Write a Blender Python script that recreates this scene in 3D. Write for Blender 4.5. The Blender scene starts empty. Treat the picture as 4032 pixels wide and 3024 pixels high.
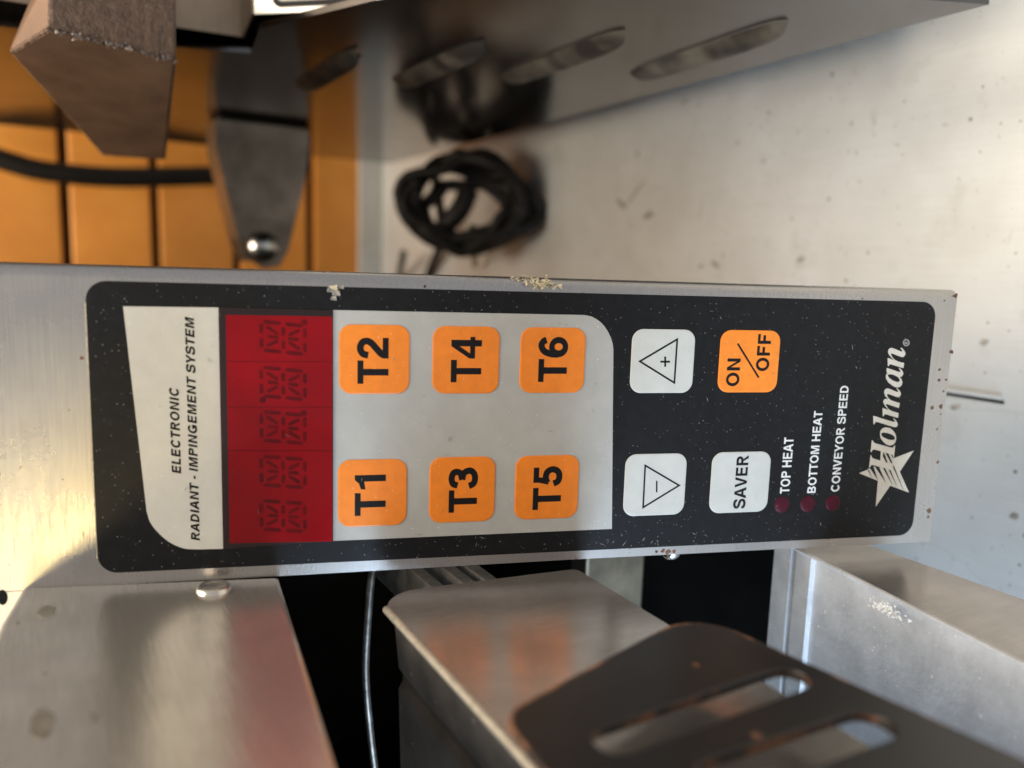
import bpy, bmesh, math, random
from mathutils import Vector, Matrix, noise
from mathutils.geometry import tessellate_polygon
random.seed(7)
scene = bpy.context.scene
C = scene.collection

# ------------------------------------------------------------------ camera
S = 4032 / 2212
F = 3100.0
ROT = [[0.031106783695993175, -0.9891752598227037, -0.1434038819655079],
       [-0.5049780560101838, -0.13936916001421185, 0.8518059639290563],
       [-0.8625714642603628, 0.04591886966835791, -0.5038471260730917]]
CAM = Vector((0, 0, 0.36))
cam_d = bpy.data.cameras.new('camera')
cam = bpy.data.objects.new('camera', cam_d); C.objects.link(cam)
cam_d.sensor_width = 36; cam_d.lens = F / 4032 * 36
cam_d.clip_start = 0.005; cam_d.clip_end = 50
cam_d.dof.use_dof = True; cam_d.dof.focus_distance = 0.243; cam_d.dof.aperture_fstop = 6.4
m4 = Matrix([[ROT[i][0], -ROT[i][1], -ROT[i][2], CAM[i]] for i in range(3)] + [[0, 0, 0, 1]])
cam.matrix_world = m4
scene.camera = cam

# ------------------------------------------------------------------ world, lamps, exposure
w = bpy.data.worlds.new('World'); scene.world = w; w.use_nodes = True
bg = w.node_tree.nodes['Background']
bg.inputs[0].default_value = (0.95, 0.96, 1.0, 1); bg.inputs[1].default_value = 0.40
scene.view_settings.view_transform = 'Standard'; scene.view_settings.look = 'None'
scene.view_settings.exposure = 0.12; scene.view_settings.gamma = 1.0
scene.cycles.use_denoising = True
scene.cycles.max_bounces = 10

def area(name, loc, target, size, power, col, size_y=None):
    l = bpy.data.lights.new(name, 'AREA'); l.size = size
    if size_y: l.shape = 'RECTANGLE'; l.size_y = size_y
    l.energy = power; l.color = col
    o = bpy.data.objects.new(name, l); C.objects.link(o); o.location = loc
    o.rotation_euler = (Vector(target) - Vector(loc)).to_track_quat('-Z', 'Y').to_euler()
    return o
area('window_light', (-1.35, -0.90, 0.45), (-0.1, 0.15, 0.05), 1.1, 62, (0.58, 0.77, 1.0))
area('ceiling_light', (0.10, 0.46, 1.55), (0.05, 0.80, 0.1), 1.1, 36, (1.0, 0.87, 0.70))
area('warm_light', (-0.56, -0.72, 1.06), (-0.06, 0.22, 0.36), 0.22, 2.1, (1.0, 0.76, 0.32))

# ------------------------------------------------------------------ pixel helpers (photo measurements -> real planes)
def ray(px, py):
    d = ((px - 2016) / F, (py - 1512) / F, 1.0)
    return Vector([sum(ROT[i][k] * d[k] for k in range(3)) for i in range(3)])
def hit(px, py, P, N):
    d = ray(px, py); return CAM + d * ((P - CAM).dot(N) / d.dot(N))
def onX(px, py, x): return hit(px, py, Vector((x, 0, 0)), Vector((1, 0, 0)))
def onY(px, py, y): return hit(px, py, Vector((0, y, 0)), Vector((0, 1, 0)))
def onZ(px, py, z): return hit(px, py, Vector((0, 0, z)), Vector((0, 0, 1)))
LEAN = math.radians(18.13)
VW = Vector((0, math.sin(LEAN), math.cos(LEAN))); NW = Vector((0, -math.cos(LEAN), math.sin(LEAN)))
BL = Vector((-0.0861, 0.1552, 0.1056))          # lower left corner of the printed overlay
def uv(px, py):
    p = hit(px, py, BL, NW) - BL; return (p.x, p.dot(VW))
def crop(ox, oy, s): return lambda x, y: (ox + x * s, oy + y * s)
c4 = crop(0, 1000, 1400 / 1787); c5 = crop(1200, 1000, 1300 / 1797); c6 = crop(2400, 1000, 1632 / 2166)
cA = crop(3400, 1320, 200 / 1659); cB = crop(3400, 1500, 200 / 1659); cC = crop(3370, 1680, 240 / 1244)
cN = crop(600, 0, 500 / 2212)
PANEL_M = Matrix(((1, 0, 0, BL.x), (0, VW.y, NW.y, BL.y), (0, VW.z, NW.z, BL.z), (0, 0, 0, 1)))

# ------------------------------------------------------------------ materials
def material(name): 
    m = bpy.data.materials.new(name); m.use_nodes = True
    nt = m.node_tree; return m, nt, nt.nodes['Principled BSDF']
def N(nt, t, **k):
    n = nt.nodes.new(t)
    for a, b in k.items():
        if a in n.inputs: n.inputs[a].default_value = b
        else: setattr(n, a, b)
    return n
def coords(nt, scale=(1, 1, 1), rot=(0, 0, 0), kind='Object'):
    tc = N(nt, 'ShaderNodeTexCoord'); mp = N(nt, 'ShaderNodeMapping')
    mp.inputs['Scale'].default_value = scale; mp.inputs['Rotation'].default_value = rot
    nt.links.new(tc.outputs[kind], mp.inputs[0]); return mp.outputs[0]
def nz(nt, vec, scale, detail=4, rough=0.6):
    n = N(nt, 'ShaderNodeTexNoise'); n.inputs['Scale'].default_value = scale
    n.inputs['Detail'].default_value = detail; n.inputs['Roughness'].default_value = rough
    nt.links.new(vec, n.inputs['Vector']); return n.outputs[0]
def ramp(nt, fac, stops):
    r = N(nt, 'ShaderNodeValToRGB'); e = r.color_ramp.elements
    e[0].position, e[0].color = stops[0][0], (*stops[0][1], 1); e[1].position, e[1].color = stops[-1][0], (*stops[-1][1], 1)
    for p, c in stops[1:-1]:
        q = e.new(p); q.color = (*c, 1)
    nt.links.new(fac, r.inputs[0]); return r.outputs[0]
def mixc(nt, fac, a, b, mode='MIX'):
    n = N(nt, 'ShaderNodeMix', data_type='RGBA', blend_type=mode)
    for s, v in ((n.inputs[0], fac), (n.inputs[6], a), (n.inputs[7], b)):
        if isinstance(v, (int, float)): s.default_value = v
        elif isinstance(v, tuple): s.default_value = (*v, 1) if len(v) == 3 else v
        else: nt.links.new(v, s)
    return n.outputs[2]
def g(v): return (v, v, v)
def bump(nt, bs, h, strength, dist):
    b = N(nt, 'ShaderNodeBump'); b.inputs['Strength'].default_value = strength; b.inputs['Distance'].default_value = dist
    nt.links.new(h, b.inputs['Height']); nt.links.new(b.outputs[0], bs.inputs['Normal'])
def specks(nt, vec, scale, size):
    """sparse small dots, 0..1"""
    v = N(nt, 'ShaderNodeTexVoronoi'); v.inputs['Scale'].default_value = scale
    nt.links.new(vec, v.inputs['Vector'])
    sep = N(nt, 'ShaderNodeSeparateColor'); nt.links.new(v.outputs['Color'], sep.inputs[0])
    lt = N(nt, 'ShaderNodeMath', operation='MULTIPLY'); lt.inputs[1].default_value = size
    p = N(nt, 'ShaderNodeMath', operation='POWER'); nt.links.new(sep.outputs[0], p.inputs[0]); p.inputs[1].default_value = 5.0
    nt.links.new(p.outputs[0], lt.inputs[0])
    c = N(nt, 'ShaderNodeMath', operation='LESS_THAN'); nt.links.new(v.outputs['Distance'], c.inputs[0]); nt.links.new(lt.outputs[0], c.inputs[1])
    return c.outputs[0]

def steel(name, base=(0.62, 0.60, 0.57), rough=0.3, grain=(60, 2500, 2500), gb=0.25, stain=0.25, stain_scale=30, aniso=0.0, dirt=0.0, metal=1.0, dirt_col=(0.10, 0.06, 0.03)):
    m, nt, b = material(name)
    v = coords(nt, grain); v0 = coords(nt)
    s = nz(nt, v, 1.0, 3, 0.6)
    st = nz(nt, v0, stain_scale, 5, 0.6)
    col = mixc(nt, 1.0, base, ramp(nt, st, [(0.3, g(1 - stain)), (0.7, g(1.0))]), 'MULTIPLY')
    col = mixc(nt, 1.0, col, ramp(nt, s, [(0.3, g(0.86)), (0.7, g(1.05))]), 'MULTIPLY')
    if dirt:
        d = specks(nt, v0, 260, dirt)
        col = mixc(nt, d, col, dirt_col)
    nt.links.new(col, b.inputs['Base Color'])
    b.inputs['Metallic'].default_value = metal
    r = ramp(nt, st, [(0.3, g(rough * 1.25)), (0.7, g(rough * 0.85))]); nt.links.new(r, b.inputs['Roughness'])
    if gb: bump(nt, b, s, gb, 0.00012)
    return m
def plain(name, col, rough=0.5, metal=0.0, var=0.15, scale=80, bmp=0.0, bscale=900, spk=None, spk_col=(0.6, 0.58, 0.55), coat=0.0, bdist=0.0003, spec=0.5):
    m, nt, b = material(name)
    v0 = coords(nt)
    st = nz(nt, v0, scale, 5, 0.6)
    c = mixc(nt, 1.0, col, ramp(nt, st, [(0.3, g(1 - var)), (0.7, g(1.0 + var * 0.5))]), 'MULTIPLY')
    if spk:
        for sc, sz in spk: c = mixc(nt, specks(nt, v0, sc, sz), c, spk_col)
    nt.links.new(c, b.inputs['Base Color'])
    b.inputs['Roughness'].default_value = rough; b.inputs['Metallic'].default_value = metal
    b.inputs['Coat Weight'].default_value = coat; b.inputs['Specular IOR Level'].default_value = spec
    if bmp: bump(nt, b, nz(nt, v0, bscale, 4, 0.6), bmp, bdist)
    return m
SPK = [(700, 0.11), (1300, 0.20)]
M = {}
M['plate'] = steel('brushed_steel_plate', (0.55, 0.525, 0.505), 0.27, (40, 3000, 3000), 0.40, 0.09, 30, dirt=0.12)
M['rim'] = M['plate']
M['hood'] = steel('scuffed_steel', (0.86, 0.79, 0.69), 0.21, (3000, 60, 2000), 0.40, 0.25, 40, metal=0.80)
M['chute'] = steel('brushed_chute_steel', (0.62, 0.55, 0.49), 0.20, (3000, 2600, 50), 0.35, 0.32, 35, metal=0.76)
M['side'] = steel('polished_side_steel', (0.165, 0.168, 0.175), 0.13, (2000, 50, 2000), 0.10, 0.18, 18)
M['front'] = steel('warm_lit_front_steel', (0.46, 0.36, 0.265), 0.36, (50, 2500, 2500), 0.35, 0.25, 40)  # upper front: warm reflected light is tinted into the base colour
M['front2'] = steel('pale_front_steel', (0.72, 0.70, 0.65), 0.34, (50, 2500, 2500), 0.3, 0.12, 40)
M['galv'] = plain('galvanised_sheet', (0.64, 0.66, 0.69), 0.50, 0.40, 0.20, 90, 0.35, 500, [(330, 0.24), (800, 0.24)], (0.86, 0.84, 0.86), bdist=0.0005)  # pale specks paint the zinc's sparkle into its colour
M['dull'] = plain('dull_dirty_sheet', (0.16, 0.14, 0.12), 0.5, 0.6, 0.5, 60, 0.3, 500, [(300, 0.25)], (0.35, 0.3, 0.25))
def counter_mat():
    m, nt, b = material('stainless_counter'); v0 = coords(nt)
    big = nz(nt, v0, 7, 6, 0.62); mid = nz(nt, v0, 26, 6, 0.7); st = nz(nt, coords(nt, (900, 25, 900)), 1, 3)
    c = mixc(nt, ramp(nt, big, [(0.38, g(0)), (0.66, g(1))]), (0.62, 0.63, 0.615), (0.50, 0.50, 0.47))
    c = mixc(nt, ramp(nt, mid, [(0.56, g(0)), (0.74, g(0.55))]), c, (0.40, 0.375, 0.32))
    c = mixc(nt, 1.0, c, ramp(nt, st, [(0.3, g(0.95)), (0.7, g(1.03))]), 'MULTIPLY')
    sm = nz(nt, coords(nt, (14, 60, 14), (0, 0, 0.5)), 1, 5, 0.7)
    c = mixc(nt, ramp(nt, sm, [(0.66, g(0)), (0.72, g(0.6))]), c, (0.36, 0.32, 0.26))
    for sc, sz in ((150, 0.16), (360, 0.2), (60, 0.10)): c = mixc(nt, specks(nt, v0, sc, sz), c, (0.16, 0.135, 0.10))
    wv = N(nt, 'ShaderNodeTexVoronoi', feature='DISTANCE_TO_EDGE'); wv.inputs['Scale'].default_value = 5.0; 
    wn = N(nt, 'ShaderNodeTexNoise'); wn.inputs['Scale'].default_value = 4.0; nt.links.new(v0, wn.inputs['Vector'])
    nt.links.new(mixc(nt, 0.25, coords(nt, (1, .35, 1), (0, 0, .9)), wn.outputs[1], 'ADD'), wv.inputs['Vector'])
    c = mixc(nt, ramp(nt, wv.outputs['Distance'], [(0.0, g(0.20)), (0.0016, g(0))]), c, (0.33, 0.31, 0.28))
    nt.links.new(c, b.inputs['Base Color']); b.inputs['Metallic'].default_value = 0.12
    nt.links.new(ramp(nt, mid, [(0.3, g(0.36)), (0.7, g(0.52))]), b.inputs['Roughness'])
    bump(nt, b, mid, 0.1, 0.0006); return m
M['counter'] = counter_mat()
M['label'] = plain('black_overlay_print', (0.009, 0.009, 0.010), 0.36, 0, 0.3, 300, 0.25, 4000, SPK, (0.30, 0.29, 0.27), bdist=0.0001, spec=0.22)
M['cream'] = plain('cream_print', (0.60, 0.585, 0.53), 0.38, 0, 0.06, 200, 0.2, 4000, [(1000, 0.16)], (0.85, 0.85, 0.82), bdist=0.0001)
M['grey'] = plain('silver_grey_print', (0.45, 0.44, 0.41), 0.36, 0.08, 0.08, 120, 0.2, 4000, [(1000, 0.16)], (0.8, 0.8, 0.78), bdist=0.0001)
M['key_grey'] = plain('pale_key_print', (0.55, 0.54, 0.49), 0.36, 0, 0.06, 200, 0.2, 4000, [(1000, 0.16)], (0.3, 0.25, 0.2), bdist=0.0001)
M['orange'] = plain('orange_key_print', (0.86, 0.235, 0.018), 0.36, 0, 0.10, 250, 0.2, 4000, [(1000, 0.18)], (0.95, 0.55, 0.3), bdist=0.0001)
M['ink'] = plain('black_ink', (0.008, 0.007, 0.008), 0.45, 0, 0.1, 300, spec=0.2)
M['white'] = plain('off_white_print', (0.72, 0.70, 0.66), 0.45, 0, 0.06, 300)
M['logo'] = plain('cream_logo_print', (0.70, 0.66, 0.58), 0.45, 0, 0.08, 400)
M['red'] = plain('red_display', (0.66, 0.001, 0.014), 0.35, 0, 0.14, 60, spec=0.05)
M['redd'] = plain('dark_red_bezel', (0.022, 0.002, 0.004), 0.3, 0, 0.1, 60)
M['seg'] = plain('unlit_segment', (0.33, 0.001, 0.009), 0.4, 0, 0.4, 220, spec=0.05)
M['led'] = plain('dark_red_lens', (0.060, 0.003, 0.011), 0.5, 0, 0.25, 600, spec=0.2)
M['black'] = plain('black_steel', (0.020, 0.017, 0.015), 0.5, 0.0, 0.4, 40, 0.15, 400)
M['void'] = plain('black_void', (0.007, 0.006, 0.005), 0.8, 0, 0.4, 40, spec=0.1)  # near black for oven inside, holes, slots and the dark bracket gap
M['rust'] = plain('rusty_edge', (0.17, 0.075, 0.035), 0.7, 0, 0.6, 250, 0.5, 900)
M['guard'] = plain('black_enamel', (0.012, 0.010, 0.009), 0.38, 0.0, 0.4, 40, 0.15, 400)
def rusty_black():
    m, nt, b = material('worn_rusty_edge')
    f = ramp(nt, nz(nt, coords(nt), 130, 4, 0.7), [(0.46, g(0)), (0.60, g(1))])
    nt.links.new(mixc(nt, f, (0.02, 0.014, 0.011), (0.19, 0.075, 0.03)), b.inputs['Base Color']); b.inputs['Roughness'].default_value = 0.65; return m
M['rusty'] = rusty_black()
def rusty_rim():
    m, nt, b = material('rust_streaked_rim')
    f = ramp(nt, nz(nt, coords(nt), 90, 5, 0.7), [(0.50, g(0)), (0.64, g(1))])
    nt.links.new(mixc(nt, f, (0.03, 0.02, 0.015), (0.30, 0.13, 0.06)), b.inputs['Base Color']); b.inputs['Roughness'].default_value = 0.6; return m
M['rusty2'] = rusty_rim()
M['castA'] = plain('rough_rusty_iron', (0.135, 0.080, 0.052), 0.55, 0.1, 0.45, 260, 1.0, 420, bdist=0.0022)
M['chip'] = plain('bare_chipped_iron', (0.30, 0.25, 0.22), 0.35, 0.5, 0.5, 400)
M['castB'] = plain('smooth_brown_iron', (0.19, 0.112, 0.070), 0.50, 0.15, 0.3, 60, 0.4, 900)
M['cord'] = plain('black_rubber', (0.010, 0.008, 0.007), 0.55, 0, 0.3, 60, spec=0.3)
M['pin'] = plain('brass_pin', (0.30, 0.26, 0.17), 0.4, 0.5, 0.2, 200)
M['smudge'] = plain('grey_brown_smudge', (0.34, 0.31, 0.265), 0.55, 0, 0.6, 260)
M['grease'] = plain('thin_grease', (0.30, 0.27, 0.22), 0.45, 0.4, 0.4, 200)
M['grout'] = plain('dark_grout', (0.075, 0.045, 0.025), 0.9, 0, 0.4, 90, 0.5, 700)
M['residue'] = plain('dried_residue', (0.62, 0.53, 0.36), 0.6, 0, 0.5, 800, 0.5, 3000)
M['bracket'] = steel('grey_bracket_steel', (0.27, 0.225, 0.185), 0.38, (60, 2000, 2000), 0.2, 0.35, 40)
M['tan'] = steel('stained_tan_steel', (0.34, 0.29, 0.22), 0.42, (60, 2000, 2000), 0.2, 0.55, 60)
M['chrome'] = steel('bright_bolt_steel', (0.75, 0.73, 0.68), 0.18, (500, 500, 500), 0.0, 0.2, 200)
M['burr'] = plain('bright_cut_edge', (0.66, 0.60, 0.48), 0.45, 0.4, 0.25, 400)
def dusty():
    m, nt, b = material('dusty_louver_steel'); v0 = coords(nt)
    f = ramp(nt, nz(nt, v0, 38, 4, 0.5), [(0.42, g(0)), (0.80, g(1))])
    nt.links.new(mixc(nt, f, (0.040, 0.034, 0.029), (0.26, 0.225, 0.165)), b.inputs['Base Color'])
    b.inputs['Roughness'].default_value = 0.5; b.inputs['Metallic'].default_value = 0.3
    bump(nt, b, nz(nt, v0, 400), 0.3, 0.0004); return m
M['dust'] = dusty()
M['rail'] = plain('grey_rail_steel', (0.36, 0.34, 0.31), 0.4, 0.6, 0.5, 150)
M['rod'] = plain('stained_wire', (0.17, 0.16, 0.145), 0.38, 0.9, 0.85, 160)
M['film'] = plain('torn_clear_film', (0.40, 0.37, 0.32), 0.18, 0.2, 0.5, 900)
def tile_mat():
    m, nt, b = material('orange_glazed_tile')
    v0 = coords(nt); st = nz(nt, v0, 25, 5, 0.6)
    oi = N(nt, 'ShaderNodeObjectInfo')
    c = mixc(nt, st, (0.66, 0.225, 0.030), (0.92, 0.41, 0.085))
    c = mixc(nt, 1.0, c, ramp(nt, oi.outputs['Random'], [(0, g(0.86)), (1, g(1.06))]), 'MULTIPLY')
    nt.links.new(c, b.inputs['Base Color']); b.inputs['Roughness'].default_value = 0.32
    bump(nt, b, nz(nt, v0, 60, 3), 0.15, 0.001)
    return m
M['tile'] = tile_mat()
def glass_film():
    m, nt, b = material('red_window_film')
    out = nt.nodes['Material Output']
    tr = N(nt, 'ShaderNodeBsdfTransparent'); tr.inputs[0].default_value = (1, 0.92, 0.92, 1)
    gl = N(nt, 'ShaderNodeBsdfGlossy'); gl.inputs['Roughness'].default_value = 0.06
    fr = N(nt, 'ShaderNodeFresnel'); fr.inputs[0].default_value = 1.42
    mx = N(nt, 'ShaderNodeMixShader')
    nt.links.new(fr.outputs[0], mx.inputs[0]); nt.links.new(tr.outputs[0], mx.inputs[1]); nt.links.new(gl.outputs[0], mx.inputs[2])
    nt.links.new(mx.outputs[0], out.inputs[0]); return m
M['pane'] = glass_film()

# ------------------------------------------------------------------ mesh helpers
def link(name, me, parent=None, kind=None, label=None):
    o = bpy.data.objects.new(name, me); C.objects.link(o)
    if parent: o.parent = parent
    if kind: o['kind'] = kind
    if label: o['label'] = label
    return o
def thing(name, label, cat, loc=(0, 0, 0)):
    o = bpy.data.objects.new(name, None); C.objects.link(o); o.location = loc; o.empty_display_size = 0.02
    o['label'] = label; o['category'] = cat; return o
class MB:
    def __init__(s): s.v = []; s.f = []; s.m = []
    def add(s, vs, fs, mi=0):
        k = len(s.v); s.v += [tuple(v) for v in vs]; s.f += [tuple(i + k for i in f) for f in fs]; s.m += [mi] * len(fs)
    def slab(s, outer, holes, fn, n0, n1, mi=0, ms=None, back=False):
        """outline(s) in 2-D, fn(a,b,n)->3-D, from depth n0 up to n1"""
        ms = mi if ms is None else ms
        loops = [outer] + holes; flat = [p for l in loops for p in l]
        tris = tessellate_polygon([[Vector((p[0], p[1], 0)) for p in l] for l in loops])
        ft = []
        for t in tris:
            a, b, c = (flat[i] for i in t)
            ar = (b[0] - a[0]) * (c[1] - a[1]) - (b[1] - a[1]) * (c[0] - a[0])
            ft.append(t if ar > 0 else t[::-1])
        s.add([fn(a, b, n1) for a, b in flat], ft, mi)
        if back: s.add([fn(a, b, n0) for a, b in flat], [t[::-1] for t in ft], mi)
        for li, l in enumerate(loops):
            ar = sum(l[i][0] * l[(i + 1) % len(l)][1] - l[(i + 1) % len(l)][0] * l[i][1] for i in range(len(l)))
            ccw = (ar > 0) == (li == 0)
            n = len(l); vs = [fn(a, b, n0) for a, b in l] + [fn(a, b, n1) for a, b in l]
            fs = [(i, (i + 1) % n, n + (i + 1) % n, n + i) for i in range(n)]
            s.add(vs, fs if ccw else [f[::-1] for f in fs], ms)
    def box(s, x0, x1, y0, y1, z0, z1, mi=0, fn=None):
        fn = fn or (lambda a, b, c: (a, b, c))
        vs = [fn(x, y, z) for x in (x0, x1) for y in (y0, y1) for z in (z0, z1)]
        s.add(vs, [(0, 1, 3, 2), (4, 6, 7, 5), (0, 4, 5, 1), (2, 3, 7, 6), (0, 2, 6, 4), (1, 5, 7, 3)], mi)
    def hexa(s, b, t, mi=0):
        """b, t: four points each"""
        n = len(b); s.add(list(b) + list(t), [tuple(range(n))[::-1], tuple(range(n, 2 * n))] + [(i, (i + 1) % n, n + (i + 1) % n, n + i) for i in range(n)], mi)
    def tube(s, pts, r, seg=12, mi=0, caps=True):
        pts = [Vector(p) for p in pts]; n = len(pts); rr = r if isinstance(r, (list, tuple)) else [r] * n
        t0 = (pts[1] - pts[0]).normalized(); ref = t0.orthogonal().normalized(); vs = []
        for i, p in enumerate(pts):
            t = (pts[min(i + 1, n - 1)] - pts[max(i - 1, 0)]).normalized()
            ref = (ref - t * ref.dot(t)).normalized(); bi = t.cross(ref)
            for k in range(seg):
                a = 2 * math.pi * k / seg; vs.append(p + (ref * math.cos(a) + bi * math.sin(a)) * rr[i])
        fs = [(i * seg + k, i * seg + (k + 1) % seg, (i + 1) * seg + (k + 1) % seg, (i + 1) * seg + k) for i in range(n - 1) for k in range(seg)]
        if caps: fs += [tuple(range(seg))[::-1], tuple((n - 1) * seg + k for k in range(seg))]
        s.add(vs, fs, mi)
    def build(s, name, mats, parent=None, smooth=False, bevel=0, kind=None, label=None, seg=2):
        me = bpy.data.meshes.new(name); me.from_pydata(s.v, [], s.f)
        for m in (mats if isinstance(mats, (list, tuple)) else [mats]): me.materials.append(m)
        for p, mi in zip(me.polygons, s.m): p.material_index = mi
        bm = bmesh.new(); bm.from_mesh(me)
        bmesh.ops.remove_doubles(bm, verts=bm.verts, dist=1e-7)
        if bevel:
            es = [e for e in bm.edges if len(e.link_faces) == 2 and e.calc_face_angle(0) > 0.5]
            bmesh.ops.bevel(bm, geom=es, offset=bevel, segments=seg, affect='EDGES', profile=0.5)
        bm.to_mesh(me); bm.free()
        if smooth:
            for p in me.polygons: p.use_smooth = True
        return link(name, me, parent, kind, label)
def spline(pts, sub=8, closed=False):
    pts = [Vector(p) for p in pts]; n = len(pts); out = []
    for i in range(n if closed else n - 1):
        p = [pts[(i + k) % n] if closed else pts[min(max(i + k, 0), n - 1)] for k in (-1, 0, 1, 2)]
        for j in range(sub):
            t = j / sub
            out.append(0.5 * ((2 * p[1]) + (p[2] - p[0]) * t + (2 * p[0] - 5 * p[1] + 4 * p[2] - p[3]) * t * t + (3 * p[1] - p[0] - 3 * p[2] + p[3]) * t ** 3))
    if not closed: out.append(pts[-1])
    return out
def fillet(pts, rad, seg=6):
    n = len(pts); out = []
    for i in range(n):
        r = rad[i] if isinstance(rad, (list, tuple)) else rad
        p = Vector(pts[i]); a = (Vector(pts[i - 1]) - p); b = (Vector(pts[(i + 1) % n]) - p)
        if r <= 0: out.append((p.x, p.y)); continue
        la, lb = a.length, b.length; a.normalize(); b.normalize()
        ang = a.angle(b); d = min(r / math.tan(ang / 2), la * 0.49, lb * 0.49); r2 = d * math.tan(ang / 2)
        cen = p + (a + b).normalized() * (r2 / math.sin(ang / 2))
        s0, s1 = p + a * d - cen, p + b * d - cen
        th = s0.angle(s1); 
        for k in range(seg + 1):
            t = k / seg
            q = (s0 * math.sin((1 - t) * th) + s1 * math.sin(t * th)) / math.sin(th)
            out.append(tuple(cen + q))
    return out
def rrect(u0, u1, v0, v1, r, seg=7): return fillet([(u0, v0), (u1, v0), (u1, v1), (u0, v1)], r, seg)
flat = lambda a, b, n: (a, b, n)
ccw_ = lambda l: l

def ribbon(path, wd):
    P = [Vector(p) for p in path]; n = len(P); L = []; R = []
    for i, p in enumerate(P):
        t = (P[min(i + 1, n - 1)] - P[max(i - 1, 0)]).normalized(); q_ = Vector((-t.y, t.x)) * wd / 2
        L.append(tuple(p + q_)); R.append(tuple(p - q_))
    return L + R[::-1]
def arc(cx, cy, rx, ry, a0, a1, n=18):
    return [(cx + rx * math.cos(math.radians(a0 + (a1 - a0) * i / n)), cy + ry * math.sin(math.radians(a0 + (a1 - a0) * i / n))) for i in range(n + 1)]
def sp2(pts): return [(p.x, p.y) for p in spline([(a, b, 0) for a, b in pts], 5)]
def R4(x0, y0, x1, y1): return [(x0, y0), (x1, y0), (x1, y1), (x0, y1)]
def letter(ch, w):
    """grotesque capital of height 1 and stroke w: advance, [(outline, holes)]"""
    h = w / 2; s_ = w * .88
    if ch == ' ': return .36, []
    if ch == '-': return .46, [(R4(.07, .30, .40, .30 + s_), [])]
    if ch == 'I': return w + .18, [(R4(.09, 0, .09 + w, 1), [])]
    if ch == 'L': return .80, [([(.09, 0), (.74, 0), (.74, s_), (.09 + w, s_), (.09 + w, 1), (.09, 1)], [])]
    if ch == 'T': return .80, [([(.40 - h, 0), (.40 + h, 0), (.40 + h, 1 - s_), (.78, 1 - s_), (.78, 1), (.02, 1), (.02, 1 - s_), (.40 - h, 1 - s_)], [])]
    if ch == 'E': return .90, [([(.09, 0), (.83, 0), (.83, s_), (.09 + w, s_), (.09 + w, .52 - h * .9), (.77, .52 - h * .9), (.77, .52 + h * .9), (.09 + w, .52 + h * .9), (.09 + w, 1 - s_), (.81, 1 - s_), (.81, 1), (.09, 1)], [])]
    if ch == 'F': return .82, [([(.09, 0), (.09 + w, 0), (.09 + w, .50 - h * .9), (.70, .50 - h * .9), (.70, .50 + h * .9), (.09 + w, .50 + h * .9), (.09 + w, 1 - s_), (.77, 1 - s_), (.77, 1), (.09, 1)], [])]
    if ch == 'H': return 1.0, [([(.09, 0), (.09 + w, 0), (.09 + w, .52 - h), (.91 - w, .52 - h), (.91 - w, 0), (.91, 0), (.91, 1), (.91 - w, 1), (.91 - w, .52 + h), (.09 + w, .52 + h), (.09 + w, 1), (.09, 1)], [])]
    if ch == 'N': return 1.0, [([(.09, 0), (.09 + w, 0), (.09 + w, .72), (.91 - w, 0), (.91, 0), (.91, 1), (.91 - w, 1), (.91 - w, .28), (.09 + w, 1), (.09, 1)], [])]
    if ch == 'M': return 1.16, [([(.09, 0), (.09 + w * .9, 0), (.09 + w * .9, .80), (.58 - h * .9, 0), (.58 + h * .9, 0), (1.07 - w * .9, .80), (1.07 - w * .9, 0), (1.07, 0), (1.07, 1), (1.07 - w * 1.35, 1), (.58, .30), (.09 + w * 1.35, 1), (.09, 1)], [])]
    if ch == 'V': return .90, [([(.45 - h * 1.05, 0), (.45 + h * 1.05, 0), (.90, 1), (.90 - w * 1.08, 1), (.45, .24), (w * 1.08, 1), (0, 1)], [])]
    if ch == 'Y': return .90, [([(.45 - h, 0), (.45 + h, 0), (.45 + h, .40), (.91, 1), (.91 - w * 1.2, 1), (.45, .56), (w * 1.2 - .01, 1), (-.01, 1), (.45 - h, .40)], [])]
    if ch == 'A': 
        k = w * 1.1
        return .96, [([(0, 0), (k, 0), (k + .085, .22), (.96 - k - .085, .22), (.96 - k, 0), (.96, 0), (.48 + h * 1.1, 1), (.48 - h * 1.1, 1)], [[(k + .145, .22 + s_), (.96 - k - .145, .22 + s_), (.48, .80)]])]
    if ch == 'O': return 1.06, [(arc(.53, .5, .47, .515, 0, 360, 40)[:-1], [arc(.53, .5, .47 - w, .515 - s_, 0, 360, 40)[:-1]])]
    if ch == 'C': return 1.0, [(ribbon(arc(.52, .5, .46 - h, .515 - h * .9, 38, 322, 34), w * .97), [])]
    if ch == 'G': return 1.06, [(ribbon(arc(.52, .5, .46 - h, .515 - h * .9, 38, 325, 34), w * .97), []), (R4(.97 - w, .02, .97, .52), []), (R4(.54, .52 - s_, .97 - w, .52), [])]
    if ch == 'D': 
        o = [(.09, 0), (.45, 0)] + arc(.45, .5, .46, .5, -90, 90, 22)[1:-1] + [(.45, 1), (.09, 1)]
        i = [(.09 + w, s_), (.44, s_)] + arc(.44, .5, .47 - w, .5 - s_, -90, 90, 22)[1:-1] + [(.44, 1 - s_), (.09 + w, 1 - s_)]
        return 1.0, [(o, [i])]
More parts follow.
